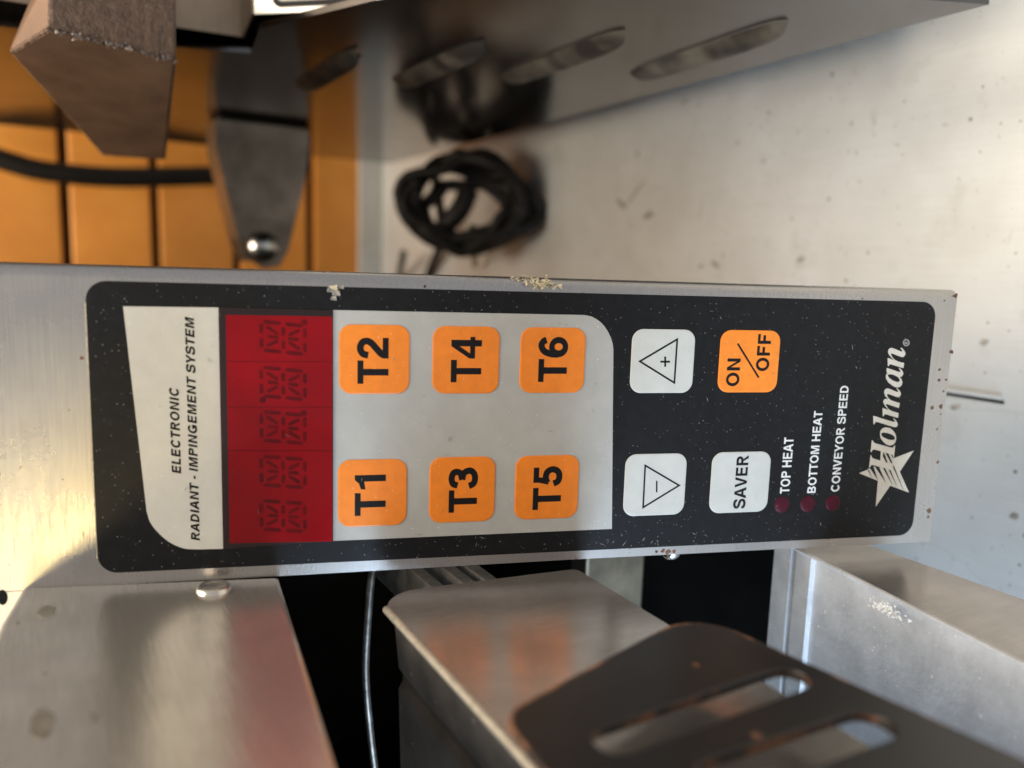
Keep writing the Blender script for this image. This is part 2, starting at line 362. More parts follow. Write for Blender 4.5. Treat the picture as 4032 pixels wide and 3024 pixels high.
    if ch in 'PR':
        b = .42 if ch == 'P' else .43; cy = (1 + b) / 2; ry = (1 - b) / 2
        o = [(.09, 0), (.09 + w, 0), (.09 + w, b - s_ * .0), (.56, b)] + arc(.56, cy, .30, ry, -90, 90, 16)[1:-1] + [(.56, 1), (.09, 1)]
        hh = [(.09 + w, b + s_), (.55, b + s_)] + arc(.55, cy, .31 - w, ry - s_, -90, 90, 14)[1:-1] + [(.55, 1 - s_), (.09 + w, 1 - s_)]
        out = [(o, [hh])]
        if ch == 'R': out.append(([(.62, .43), (.44, .43), (.74 - w * .2, 0), (.95, 0)] if w > .17 else [(.56, .43), (.41, .43), (.72, 0), (.90, 0)], []))
        return (.90 if ch == 'P' else .97), out
    if ch == 'B':
        o = [(.09, 0), (.56, 0)] + arc(.56, .275, .32, .275, -90, 62, 14)[1:] + arc(.54, .76, .29, .24, -50, 90, 14)[:-1] + [(.54, 1), (.09, 1)]
        h1 = [(.09 + w, s_), (.55, s_)] + arc(.55, .275, .33 - w, .275 - s_, -90, 90, 12)[1:-1] + [(.55, .55 - s_), (.09 + w, .55 - s_)]
        h2 = [(.09 + w, .55), (.52, .55)] + arc(.52, .775, .30 - w, .225 - s_, -90, 90, 12)[1:-1] + [(.52, 1 - s_), (.09 + w, 1 - s_)]
        return .97, [(o, [h1, h2])]
    if ch == 'S': return .92, [(ribbon(sp2([(.80 - h * .5, .70), (.72, .85), (.46, .925), (.21, .86), (.145, .73), (.22, .60), (.46, .525), (.70, .45), (.785, .28), (.71, .14), (.46, .075), (.19, .14), (.10 + h * .3, .31)]), w * .95), [])]
    if ch == '1': return .76, [([(.36, 0), (.36 + w, 0), (.36 + w, 1), (.36 + w * .25, 1), (.30, .87), (.10, .80), (.10, .80 - s_ * .75), (.36, .70)], [])]
    if ch == '2': return .76, [(ribbon(sp2([(.155, .66), (.20, .83), (.37, .915), (.56, .85), (.61, .70), (.54, .55), (.34, .37), (.19, .22), (.15, .09)]), w), []), (R4(.05, 0, .72, s_), [])]
    if ch == '3': return .76, [(ribbon(sp2([(.14, .70), (.20, .86), (.37, .915), (.55, .86), (.595, .73), (.53, .60), (.33, .54)]), w), []), (ribbon(sp2([(.33, .54), (.55, .48), (.63, .29), (.55, .14), (.37, .085), (.19, .14), (.115, .30)]), w), [])]
    if ch == '4': return .78, [([(.44, 0), (.44 + w, 0), (.44 + w, .22), (.76, .22), (.76, .38), (.44 + w, .38), (.44 + w, 1), (.44, 1), (.03, .40), (.03, .22), (.44, .22)], [[(.20, .38), (.44, .38), (.44, .73)]])]
    if ch == '5': return .76, [(R4(.16, 1 - s_, .68, 1), []), ([(.16, 1 - s_), (.16 + w * .85, 1 - s_), (.13 + w * .85, .52), (.085, .46)], []), (ribbon(sp2([(.15, .50), (.32, .57), (.52, .52), (.61, .34), (.54, .15), (.36, .085), (.19, .14), (.12, .29)]), w), [])]
    if ch == '6': return .76, [(arc(.38, .32, .335, .335, 0, 360, 32)[:-1], [arc(.39, .32, .335 - w, .335 - s_, 0, 360, 28)[:-1]]), (ribbon(sp2([(.135, .32), (.15, .58), (.24, .82), (.41, .92), (.55, .87), (.61, .75)]), w), [])]
    return .5, []
def glyph_mesh(text, w=0.15, shear=0.0, spacing=1.0):
    mb = MB(); x = 0; k = 0
    for ch in text:
        adv, shapes = letter(ch, w)
        for o, hs in shapes:
            fl = [p for l in [o] + hs for p in l]
            tr = tessellate_polygon([[Vector((a, b, 0)) for a, b in l] for l in [o] + hs])
            ft = []
            for t in tr:
                a, b, c = (fl[i] for i in t)
                ft.append(t if (b[0] - a[0]) * (c[1] - a[1]) - (b[1] - a[1]) * (c[0] - a[0]) > 0 else t[::-1])
            mb.add([(x + a + shear * b, b, (k % 3) * 3e-6) for a, b in fl], ft); k += 1
        x += adv * spacing
    return mb.v, mb.f
def put_text(mb, text, box_px, cr, n, mi=0, w=0.15, shear=0.0, spacing=1.0):
    x0, x1, y0, y1 = box_px; xm, ym = (x0 + x1) / 2, (y0 + y1) / 2
    u0, u1 = uv(*cr(xm, y1))[0], uv(*cr(xm, y0))[0]; v0, v1 = uv(*cr(x1, ym))[1], uv(*cr(x0, ym))[1]
    vs, fs = glyph_mesh(text, w, shear, spacing)
    ax, bx = min(v[0] for v in vs), max(v[0] for v in vs); ay, by = min(v[1] for v in vs), max(v[1] for v in vs)
    mb.add([(u0 + (v[0] - ax) / (bx - ax) * (u1 - u0), v0 + (v[1] - ay) / (by - ay) * (v1 - v0), n + v[2]) for v in vs], fs, mi)

# ================================================================== setting
mb = MB(); mb.box(-1.6, 1.6, -0.6, 0.96, -0.04, 0.0)
counter = mb.build('counter', M['counter'], kind='structure')
mb = MB(); mb.box(-0.0516, -0.0502, 0.1840, 0.60, 0.0002, 0.0006)
mb.build('seam', M['void'], counter)
mb = MB()
for (px, py, rx_, ry_, an) in [(1400, 466, .0042, .009, .2), (1342, 440, .003, .010, -.5), (1370, 420, .0012, .020, .7), (1730, 560, .0022, .004, .4), (1515, 575, .0016, .0040, .3), (1545, 572, .0018, .0060, -.6), (2002, 742, .0016, .0036, .5), (2010, 690, .0012, .0030, .1), (2125, 740, .0020, .0030, 0), (2190, 1115, .0022, .0026, .8), (2065, 880, .0016, .0030, .2), (1480, 220, .0012, .004, .2), (2040, 270, .0008, .0010, 0), (1790, 430, .0012, .0016, 0), (1850, 330, .0010, .0012, 0)]:
    c = onZ(px * S, py * S, 0); ps = []
    for a in range(18):
        r_ = random.uniform(.55, 1.15); u_, w_ = rx_ * .8 * r_ * math.cos(a * .349), ry_ * .8 * r_ * math.sin(a * .349)
        ps.append((c.x + u_ * math.cos(an) - w_ * math.sin(an), c.y + u_ * math.sin(an) + w_ * math.cos(an)))
    mb.slab(ps, [], lambda a, b, n: (a, b, n), .00005, .0002)
mb.build('dirt_marks', M['smudge'], counter, kind='stuff')
mb = MB(); mb.box(-0.0500, -0.0478, 0.1850, 0.60, 0.0002, 0.0008)
mb.build('seam_lip', M['counter'], counter, bevel=0.0004)
YW = 0.94
mb = MB(); mb.box(-1.6, 1.6, YW - 0.004, YW + 0.012, 0.0005, 0.0290)
mb.build('backsplash', M['counter'], counter, bevel=0.0015)
mb = MB(); mb.box(-1.6, 1.6, YW + 0.013, YW + 0.10, -0.04, 1.6)
wall = mb.build('wall', M['grout'], kind='structure')
mb = MB(); TWX, TH = 0.205, 0.0842
mb.box(-TWX / 2 + 0.004, TWX / 2 - 0.004, -0.013, 0.010, -TH / 2 + 0.0042, TH / 2 - 0.0042)
t0 = mb.build('tile', M['tile'], wall, bevel=0.0022)
k = 0
for r in range(-1, 13):
    for c in range(-4, 6):
        o = t0 if k == 0 else t0.copy()
        if k: C.objects.link(o)
        k += 1
        o.location = (0.073 + c * TWX + random.uniform(-.0006, .0006), YW + 0.0135 + random.uniform(-.0008, .0008), 0.1295 + r * TH + random.uniform(-.0005, .0005))
        o.rotation_euler = (random.uniform(-.006, .006), 0, random.uniform(-.004, .004))

# ================================================================== conveyor toaster
toaster = thing('conveyor_toaster', 'steel conveyor toaster with black control panel of orange keys and red display', 'toaster')
# --- face plate: rounded fold along its right edge
prof = [(-0.0032, 0), (0.0808, 0)]
for i in range(1, 9):
    a = math.pi / 2 * (1 - i / 8); prof.append((0.0808 + 0.0032 * math.cos(a), -0.0032 + 0.0032 * math.sin(a)))
prof += [(0.0840, -0.014), (0.0828, -0.014), (0.0828, -0.0036), (0.0810, -0.0016), (-0.0032, -0.0014)]
mb = MB(); vs = []
vlist = [(-0.0078, 0)] + [(0.33 * i / 24, 0) for i in range(1, 25)]
def edge_wave(u, v):   # the sheet's left edge is slightly bent, as in the photograph
    if u < 0: return u - 0.0010 * max(0.0, min(1.0, (v - 0.12) / 0.14))
    return u
n = len(prof)
for v, _ in vlist:
    for (a, b) in prof: vs.append((edge_wave(a, v), v, b))
fs = [(i * n + k, (i) * n + (k + 1) % n, (i + 1) * n + (k + 1) % n, (i + 1) * n + k) for i in range(len(vlist) - 1) for k in range(n)]
fs += [tuple(range(n)), tuple((len(vlist) - 1) * n + k for k in range(n))[::-1]]
mb.add(vs, fs)
plate = mb.build('face_plate', M['plate'], toaster, label='brushed steel face plate with rounded right edge')
plate.matrix_world = PANEL_M
bmx = bmesh.new(); bmx.from_mesh(plate.data); bmesh.ops.recalc_face_normals(bmx, faces=bmx.faces); bmx.to_mesh(plate.data); bmx.free()

mb = MB(); mb.slab([(-.05, .262), (-.0044, .262), (-.0044, .33), (-.05, .33)], [], flat, -.0014, 0, back=True)
o = mb.build('upper_plate', M['plate'], toaster); o.matrix_world = PANEL_M
mb = MB(); c = uv(10, 2352); mb.slab(ccw_([(c[0] + .0022 * math.cos(a * .3927), c[1] + .0013 * math.sin(a * .3927)) for a in range(16)]), [], flat, 0, .00006)
o = mb.build('screw_hole', M['void'], toaster); o.matrix_world = PANEL_M
# --- printed overlay
N0 = 0.00025
mb = MB(); mb.slab(rrect(-0.0004, 0.0799, 0.0, 0.2586, 0.0052, 8), [], flat, 0.00002, N0)
ov = mb.build('control_panel', M['label'], toaster, bevel=0.00006, label='black printed control panel with rounded corners')
ov.matrix_world = PANEL_M
D = 0.00004
mb = MB(); mb.slab([(.004 + i * .0037 * (1 if i <= 19 else 0), .2583) for i in range(20)] + [(.004 + (19 - i) * .0037, .2588 + random.uniform(-.0001, .00025)) for i in range(20)], [], flat, 0.00002, 0.0002)
mb.build('glue_line', M['residue'], ov)
def q(cr, *pts): return [uv(*cr(x, y)) for x, y in pts]
# cream heading field
pts = q(c4, (620, 263), (1098, 269), (1122, 1480))
curve = spline([(*uv(*c4(x, y)), 0) for x, y in [(1000, 1483), (925, 1478), (850, 1445), (790, 1392), (755, 1345), (738, 1290)]], 4)
poly = pts + [(p.x, p.y) for p in curve]
mb = MB(); mb.slab(poly[::-1], [], flat, N0 - 0.0001, N0 + D)
mb.build('heading_field', M['cream'], ov)
mb = MB()
put_text(mb, 'ELECTRONIC', (857, 906, 670, 1103), c4, N0 + 2 * D, 0, 0.23, 0.2, 1.02)
mb.build('heading_lettering', M['ink'], ov)
mb = MB()
put_text(mb, 'RADIANT - IMPINGEMENT SYSTEM', (944, 992, 315, 1440), c4, N0 + 2 * D, 0, 0.23, 0.2, 1.02)
mb.build('heading_lettering', M['ink'], ov)
# silver key field
pts = q(c5, (155, 1560), (155, 305), (1520, 332))
curve = spline([(*uv(*c5(x, y)), 0) for x, y in [(1560, 340), (1610, 372), (1650, 425), (1672, 480), (1678, 520)]], 4)
poly = pts + [(p.x, p.y) for p in curve] + q(c5, (1670, 1495))
mb = MB(); mb.slab(poly[::-1], [], flat, N0 - 0.0001, N0 + D)
mb.build('key_field', M['grey'], ov)
# red display window
wq = q(c4, (1099, 270), (1674, 283), (1674, 1440), (1124, 1480))
mb = MB(); mb.slab(wq[::-1], [], flat, N0 - 0.0001, N0 + D)
disp = mb.build('display_window', M['redd'], ov, label='dark red display window, unlit')
iq = q(c4, (1135, 305), (1670, 314), (1670, 1442), (1155, 1452))
mb = MB(); mb.slab(iq[::-1], [], flat, N0, N0 + 2 * D)
mb.build('display_screen', M['red'], ov)
# unlit segment characters
cD = crop(850, 1150, 500 / 790)
def seg_char(mb, u, v, wd, ht, nn):
    sl = 0.10
    def P(a, b): return (u + a * wd + sl * (b - .5) * ht, v + b * ht)
    def bar(p, r, wthk):
        p, r = Vector(P(*p)), Vector(P(*r)); d = (r - p).normalized(); p += d * wthk * .45; r -= d * wthk * .45; t = Vector((-d.y, d.x)) * wthk / 2
        e = d * wthk * .5
        mb.slab([tuple(p), tuple(p + t + e), tuple(r + t - e), tuple(r), tuple(r - t - e), tuple(p - t + e)][::-1], [], flat, nn - 0.00002, nn)
    th = wd * 0.13
    for a in [((0, 0), (0, .5)), ((0, .5), (0, 1)), ((1, 0), (1, .5)), ((1, .5), (1, 1)), ((0, 0), (.5, 0)), ((.5, 0), (1, 0)), ((0, 1), (.5, 1)), ((.5, 1), (1, 1)), ((.04, .5), (.5, .5)), ((.5, .5), (.96, .5))]: bar(*a, th)
    for a in [((.12, .08), (.42, .42)), ((.88, .08), (.58, .42)), ((.12, .92), (.42, .58)), ((.88, .92), (.58, .58)), ((.5, .1), (.5, .44)), ((.5, .56), (.5, .9))]: bar(*a, th * .9)
for i, yc in enumerate((285, 568, 842, 1118, 1392)):
    mb = MB()
    cu_, cv_ = uv(*cD(420, yc)); wd = abs(uv(*cD(420, yc - 88))[0] - uv(*cD(420, yc + 88))[0]); ht = uv(*cD(283, yc))[1] - uv(*cD(553, yc))[1]
    seg_char(mb, cu_ - wd / 2, cv_ - ht / 2, wd, ht, N0 + 3 * D)
    for (x, y) in {0: [(550, 188)], 1: [(293, 670)], 2: [(548, 752)]}.get(i, []):
        c = uv(*cD(x, y)); mb.slab([(c[0] + .0009 * math.cos(a * .628), c[1] + .0009 * math.sin(a * .628)) for a in range(10)], [], flat, N0 + 2 * D, N0 + 3 * D)
    mb.build('display_character', M['seg'], ov)
mb = MB()
for y in (432, 716, 985):
    a = uv(*cD(70, y)); b = uv(*cD(722, y)); mb.slab([(b[0] - .0001, b[1]), (b[0] + .0001, b[1]), (a[0] + .0001, a[1]), (a[0] - .0001, a[1])], [], flat, N0 + 2 * D, N0 + 2.6 * D)
mb.build('display_joints', M['seg'], ov)
mb = MB(); mb.slab(wq[::-1], [], flat, N0 + 0.00035, N0 + 0.00038)
mb.build('display_film', M['pane'], ov)

# --- keys
def key(name, px, cr, mat, label, texts, rad=0.0036):
    x0, x1, y0, y1 = px; xm, ym = (x0 + x1) / 2, (y0 + y1) / 2
    u0, u1 = uv(*cr(xm, y1))[0], uv(*cr(xm, y0))[0]; v0, v1 = uv(*cr(x1, ym))[1], uv(*cr(x0, ym))[1]
    mb = MB(); top = N0 + 0.00028
    a = rrect(u0, u1, v0, v1, rad); b = rrect(u0 + .0003, u1 - .0003, v0 + .0003, v1 - .0003, rad - .0003)
    n = len(a)
    mb.add([(*p, N0 - .00005) for p in a] + [(*p, top - .00008) for p in a] + [(*p, top) for p in b],
           [(i, (i + 1) % n, n + (i + 1) % n, n + i) for i in range(n)] + [(n + i, n + (i + 1) % n, 2 * n + (i + 1) % n, 2 * n + i) for i in range(n)] + [tuple(2 * n + i for i in range(n))])
    for t in texts: t(mb, top + D)
    return mb.build(name, [mat, M['ink']], ov, label=label)
T = lambda s, b, cr, **k: (lambda mb, n: put_text(mb, s, b, cr, n, 1, **k))
def line(cr, p, r, wd):
    def f(mb, n):
        a, b = Vector(uv(*cr(*p))), Vector(uv(*cr(*r))); d = (b - a).normalized(); t = Vector((-d.y, d.x)) * wd / 2
        mb.add([(*(a - t), n), (*(b - t), n), (*(b + t), n), (*(a + t), n)], [(0, 1, 2, 3)], 1)
    return f
def outline(cr, pts, wd):
    def f(mb, n):
        P = [Vector(uv(*cr(*p))) for p in pts]
        if (P[1] - P[0]).cross(P[2] - P[0]) < 0: P = P[::-1]
        cen = sum(P, Vector((0, 0))) / 3
        def off(d):
            out = []
            for i in range(3):
                a = (P[i - 1] - P[i]).normalized(); b = (P[(i + 1) % 3] - P[i]).normalized()
                ang = a.angle(b); out.append(P[i] + (a + b).normalized() * (d / math.sin(ang / 2)))
            return out
        o, i_ = off(-wd / 2), off(wd / 2)
        mb.add([(*p, n) for p in o + i_], [(k, (k + 1) % 3, 3 + (k + 1) % 3, 3 + k) for k in range(3)], 1)
    return f
for s, kb, tb in [('T2', (187, 570, 385, 760), (283, 455, 455, 705)), ('T4', (694, 1057, 393, 758), (795, 960, 450, 697)),
                  ('T6', (1170, 1522, 400, 755), (1267, 1428, 450, 695)), ('T1', (181, 555, 1117, 1478), (272, 440, 1200, 1420)),
                  ('T3', (677, 1033, 1103, 1456), (780, 940, 1160, 1403)), ('T5', (1143, 1487, 1095, 1438), (1241, 1397, 1153, 1388))]:
    key('key', kb, c5, M['orange'], 'orange key marked ' + s, [T(s, tb, c5, w=0.215)])
key('key', (110, 437, 393, 725), c6, M['key_grey'], 'pale grey key with plus sign in a triangle pointing up',
    [outline(c6, [(155, 560), (350, 445), (335, 672)], .00056), line(c6, (262, 562), (312, 562), .0006), line(c6, (287, 535), (287, 588), .0006)])
key('key', (75, 393, 1043, 1363), c6, M['key_grey'], 'pale grey key with minus sign in a triangle pointing down',
    [outline(c6, [(183, 1103), (360, 1207), (172, 1322)], .00056), line(c6, (243, 1183), (243, 1243), .0005)])
key('key', (570, 880, 398, 722), c6, M['orange'], 'orange on and off key',
    [T('ON', (607, 677, 545, 690), c6, w=0.215), T('OFF', (765, 835, 418, 611), c6, w=0.215), line(c6, (665, 467), (775, 645), .0006)])
key('key', (526, 830, 1033, 1348), c6, M['key_grey'], 'pale grey key marked saver', [T('SAVER', (650, 715, 1050, 1328), c6, w=0.215)])
# --- indicator lights and their captions
for (x, y) in ((899, 1309), (1033, 1305), (1165, 1300)):
    c = uv(*c6(x, y)); mb = MB(); r = 0.00275
    for k, (rr, hh) in enumerate(((1, 0), (0.96, 0.0001), (0.75, 0.00022), (0.4, 0.0003))):
        mb.v += [(c[0] + r * rr * math.cos(2 * math.pi * i / 24), c[1] + r * rr * math.sin(2 * math.pi * i / 24), N0 + hh) for i in range(24)]
        if k: fsx = [((k - 1) * 24 + i, (k - 1) * 24 + (i + 1) % 24, k * 24 + (i + 1) % 24, k * 24 + i) for i in range(24)]; mb.f += fsx; mb.m += [0] * 24
    mb.f.append(tuple(3 * 24 + i for i in range(24))); mb.m.append(0)
    mb.build('indicator_light', M['led'], ov, smooth=True)
for s, b in (('TOP HEAT', (899, 949, 958, 1250)), ('BOTTOM HEAT', (1048, 1093, 820, 1247)), ('CONVEYOR SPEED', (1178, 1223, 688, 1240))):
    mb = MB(); put_text(mb, s, b, c6, N0 + D, 0, 0.20); mb.build('caption_lettering', M['white'], ov)
# --- maker's mark, traced from the panel
GN = [(1190,425),(1215,400),(1290,470),(1345,555),(1350,620),(1310,690),(1255,712),(1170,690),(905,590),(880,605),(885,650),(930,720),(1000,800),(1130,860),(1310,905),(1285,1070),(1240,1060),(870,945),(835,950),(800,1005),(780,1005),(770,745),(800,745),(975,808),(860,690),(795,600),(785,520),(815,445),(870,412),(930,415),(1050,460),(1200,525),(1250,522),(1255,500)]
GA = [(1135,1070),(1150,1055),(1230,1130),(1275,1210),(1280,1270),(1240,1335),(1190,1358),(1165,1360),(1220,1430),(1255,1530),(1230,1623),(1170,1683),(1090,1705),(1000,1683),(900,1623),(790,1533),(720,1410),(710,1320),(735,1260),(780,1235),(740,1215),(740,1065),(770,1070),(1050,1165),(1150,1195),(1200,1185)]
GAH = [(770,1310),(800,1275),(870,1268),(980,1295),(1100,1360),(1160,1430),(1165,1490),(1130,1525),(1050,1515),(930,1470),(820,1390)]
GM = [(1055,245),(1075,230),(1150,300),(1200,385),(1205,440),(1165,505),(1110,528),(1040,510),(790,420),(750,425),(755,480),(800,560),(880,625),(1000,670),(1165,720),(1160,760),(1135,880),(1050,850),(760,755),(710,755),(720,800),(800,910),(900,975),(1130,1045),(1110,1200),(1060,1190),(720,1085),(665,1085),(650,1130),(625,1150),(612,1135),(605,890),(640,890),(800,940),(690,810),(635,720),(630,650),(670,590),(720,575),(800,600),(700,490),(660,390),(665,310),(710,255),(770,240),(850,260),(1060,350),(1115,350),(1125,335)]
GL = [(945,1215),(965,1205),(1040,1280),(1090,1370),(1100,1420),(1080,1480),(1030,1505),(970,1500),(800,1450),(440,1335),(370,1335),(345,1400),(322,1415),(308,1395),(300,1135),(340,1140),(550,1210),(930,1325),(1015,1330),(1020,1310)]
GO = [(480,150),(495,75),(540,25),(610,10),(690,28),(760,90),(805,170),(812,250),(790,320),(750,365),(680,382),(610,360),(545,300),(495,230)]
GOH = [(505,160),(515,125),(560,115),(650,130),(740,165),(785,210),(785,255),(750,270),(660,262),(570,225),(525,195)]
H1 = [(318,272),(330,275),(350,318),(400,340),(700,420),(745,425),(768,395),(775,378),(787,382),(762,635),(748,632),(735,590),(700,555),(500,495),(360,460),(325,470),(305,512),(292,510)]
H2 = [(290,575),(302,580),(308,620),(345,645),(490,690),(640,735),(735,755),(745,800),(730,850),(560,830),(460,815),(350,780),(300,780),(275,830),(260,825)]
H3 = [(499,494),(745,565),(735,758),(488,688)]
STAR = [(1170,485),(885,915),(1072,1340),(690,1200),(395,1625),(440,1100),(55,945),(225,875),(300,800),(470,830),(640,780),(735,740),(750,645)]
CUTS = [[(225,875),(255,880),(315,1035)], [(258,850),(300,780),(350,790),(350,820),(435,1080),(380,1000),(285,855)], [(375,808),(352,780),(460,815),(600,1135),(570,1100)],
        [(535,832),(585,845),(740,1185),(720,1160)], [(655,868),(695,885),(825,1210),(810,1190)], [(745,770),(770,810),(960,1290),(940,1260),(750,830)]]
CUTH = [[(545,515),(575,560),(635,735),(600,720),(535,600)], [(590,525),(650,545),(730,735),(705,745),(680,700)], [(700,555),(740,580),(745,635),(730,620)]]
def ccw(l): return l if sum(l[i][0] * l[(i + 1) % len(l)][1] - l[(i + 1) % len(l)][0] * l[i][1] for i in range(len(l))) > 0 else l[::-1]
def glyph(cr, outer, hole=None, n=1, name='logo_letter', mat='logo'):
    mb = MB(); mb.slab(ccw(q(cr, *outer)), [ccw(q(cr, *hole))] if hole else [], flat, N0, N0 + n * D); return mb.build(name, M[mat], ov)
glyph(cA, GN); glyph(cA, GA, GAH); glyph(cB, GM); glyph(cB, GL); glyph(cC, GO, GOH)
mb = MB()
mb.slab(ccw(q(cC, *STAR)), [], flat, N0, N0 + D)
for c in CUTS: mb.slab(ccw(q(cC, *c)), [], flat, N0, N0 + 2 * D, 1)
mb.build('logo_star', [M['logo'], M['label']], ov)
mb = MB()
mb.slab(ccw(q(cC, *H3)), [], flat, N0, N0 + 2.5 * D)
for l in (H1, H2): mb.slab(ccw(q(cC, *l)), [], flat, N0, N0 + 3 * D)
for c in CUTH: mb.slab(ccw(q(cC, *c)), [], flat, N0, N0 + 3.5 * D, 1)
mb.build('logo_letter', [M['logo'], M['label']], ov)
mb = MB(); cc = (1378, 240)
ro = [(cc[0] + 105 * math.cos(a * math.pi / 12), cc[1] + 115 * math.sin(a * math.pi / 12)) for a in range(24)]
ri = [(cc[0] + 78 * math.cos(a * math.pi / 12), cc[1] + 86 * math.sin(a * math.pi / 12)) for a in range(24)]
mb.slab(ccw(q(cA, *ro)), [ccw(q(cA, *ri))], flat, N0, N0 + D); put_text(mb, 'R', (1322, 1428, 195, 285), cA, N0 + D, 0, 0.2)
mb.build('registered_mark', M['grey'], ov)

# --- wear on the panel
def lumps(mb, cu_, cv_, n0, nu, nv, count, s0, s1, mi=0, flatten=1.0):
    for _ in range(count):
        c = Vector((cu_ + random.gauss(0, nu), cv_ + random.gauss(0, nv), n0)); s = random.uniform(s0, s1)
        ps = [c + Vector((random.uniform(-1, 1), random.uniform(-1, 1), random.uniform(0, 1) * flatten)) * s for _ in range(4)]
        mb.add(ps, [(0, 1, 2), (0, 3, 1), (1, 3, 2), (2, 3, 0)], mi)
mb = MB(); u_, v_ = uv(2130, 1118); lumps(mb, u_, v_, -0.0002, .0008, .0030, 70, .0003, .0014)
u_, v_ = uv(2085, 1098); lumps(mb, u_, v_, -0.0012, .0003, .0028, 30, .0003, .0010)
o = mb.build('dried_residue', M['residue'], toaster, kind='stuff'); o.matrix_world = PANEL_M
mb = MB(); u_, v_ = uv(1318, 1160)
for (du, dv, w_, h_) in ((.0016, .0006, .0012, .0040), (.0004, -.0004, .0008, .0030), (-.0010, .0003, .0007, .0022), (.0022, -.0018, .0006, .0018)):
    p = [(u_ + du - w_, v_ + dv - h_ * .4, N0 + .0001), (u_ + du + w_, v_ + dv - h_ * .3, N0 + .0006), (u_ + du + w_ * .6, v_ + dv + h_ * .3, N0 + .0002), (u_ + du - w_ * .7, v_ + dv + h_ * .4, N0 + .0008)]
    mb.add(p + [(a, b, c - .0001) for a, b, c in p], [(0, 1, 2), (0, 2, 3), (4, 6, 5), (4, 7, 6), (0, 4, 5, 1), (1, 5, 6, 2), (2, 6, 7, 3), (3, 7, 4, 0)])
o = mb.build('torn_film', M['film'], toaster); o.matrix_world = PANEL_M
mb = MB()
def blot(mb, px, py, r, n):
    c = uv(px, py); k = 9; ph = random.random() * 6
    mb.slab([(c[0] + r * random.uniform(.5, 1.2) * math.cos(ph + a * 6.283 / k), c[1] + r * random.uniform(.5, 1.2) * math.sin(ph + a * 6.283 / k)) for a in range(k)], [], flat, n - .00004, n)
for (px, py, r) in [(3745, 1385, .0009), (3700, 1455, .0006), (3698, 1495, .0006), (3725, 1495, .0005), (3670, 1605, .0009), (3705, 1600, .0008), (3660, 2010, .0010), (3655, 2035, .0006), (3690, 1690, .0004), (3715, 1540, .0005), (322, 1410, .0007), (3693, 1820, .0006),
                    (2610, 2168, .0009), (2630, 2172, .0011), (2655, 2170, .0008), (2585, 2172, .0006), (3765, 1163, .0009)]:
    blot(mb, px, py, r, .00006)
o = mb.build('rust_spots', M['rust'], toaster, kind='stuff'); o.matrix_world = PANEL_M
mb = MB()
for _ in range(70):     # short pale scratches and chips along the overlay's left margin and scattered over it
    if random.random() < 0.55: px, py = random.gauss(2600, 350), random.gauss(2135, 18)
    else: px, py = random.uniform(450, 3600), random.uniform(1230, 2080)
    c = uv(px, py)
    if not (0.0005 < c[0] < .079 and .002 < c[1] < .256): continue
    a = random.uniform(0, 6.28); L = random.uniform(.0002, .0011); wd = random.uniform(.00004, .00012)
    d = Vector((math.cos(a), math.sin(a))); t = Vector((-d.y, d.x)); b2 = Vector(c)
    n_ = N0 + .00036
    ps = [b2 - d * L, b2 + t * wd, b2 + d * L + t * random.uniform(-2, 2) * wd, b2 - t * wd]
    mb.slab(ccw([tuple(p) for p in ps]), [], flat, n_ - .0001, n_)
o = mb.build('scratches', M['film'], ov, kind='stuff')

# --- hood: its right side stands out past the panel's left edge
XH = -0.0897
hp = [onX(90, 2312, XH), onX(1098, 2270, XH), onX(1331, 3024, XH)]
d = (hp[2] - hp[1]).normalized()
h_out = [(hp[1].y, hp[1].z), (hp[1].y + d.y * .19, hp[1].z + d.z * .19), (-.02, .395), (onX(0, 2461, XH).y, onX(0, 2461, XH).z), (hp[0].y, hp[0].z)]
mb = MB(); mb.slab(ccw(h_out), [], lambda a, b, n: (n, a, b), XH - 0.26, XH, back=True)
hood = mb.build('hood', M['hood'], toaster, bevel=0.0012, label='scuffed steel hood beside the control panel')
mb = MB(); c = onX(842, 2322, XH)
for r0, h0, r1, h1 in ((.0058, 0, .0055, .0010), (.0055, .0010, .0046, .0015), (.0046, .0015, .0040, .0011), (.0040, .0011, .0001, .0013)):
    mb.add([(XH + hh, c.y + rr * .8 * math.cos(a * .2618), c.z + rr * .8 * math.sin(a * .2618)) for rr, hh in ((r0, h0), (r1, h1)) for a in range(24)], [(a, (a + 1) % 24, 24 + (a + 1) % 24, 24 + a) for a in range(24)])
mb.build('rivet', M['hood'], hood, smooth=True)
mb = MB()
for (px, py, r, e) in [(185, 2408, .0035, 1.2), (165, 2850, .0042, 1.4), (370, 2827, .0016, 1.0), (68, 2454, .0010, 1), (175, 2655, .0008, 1)]:
    c = onX(px, py, XH); mb.slab([(c.y + r * e * math.cos(a * .3927) * random.uniform(.85, 1.1), c.z + r * .55 * math.sin(a * .3927) * random.uniform(.85, 1.1)) for a in range(16)], [], lambda a, b, n: (n, a, b), XH, XH + .00008)
mb.build('grease_spots', M['grease'], hood, kind='stuff')
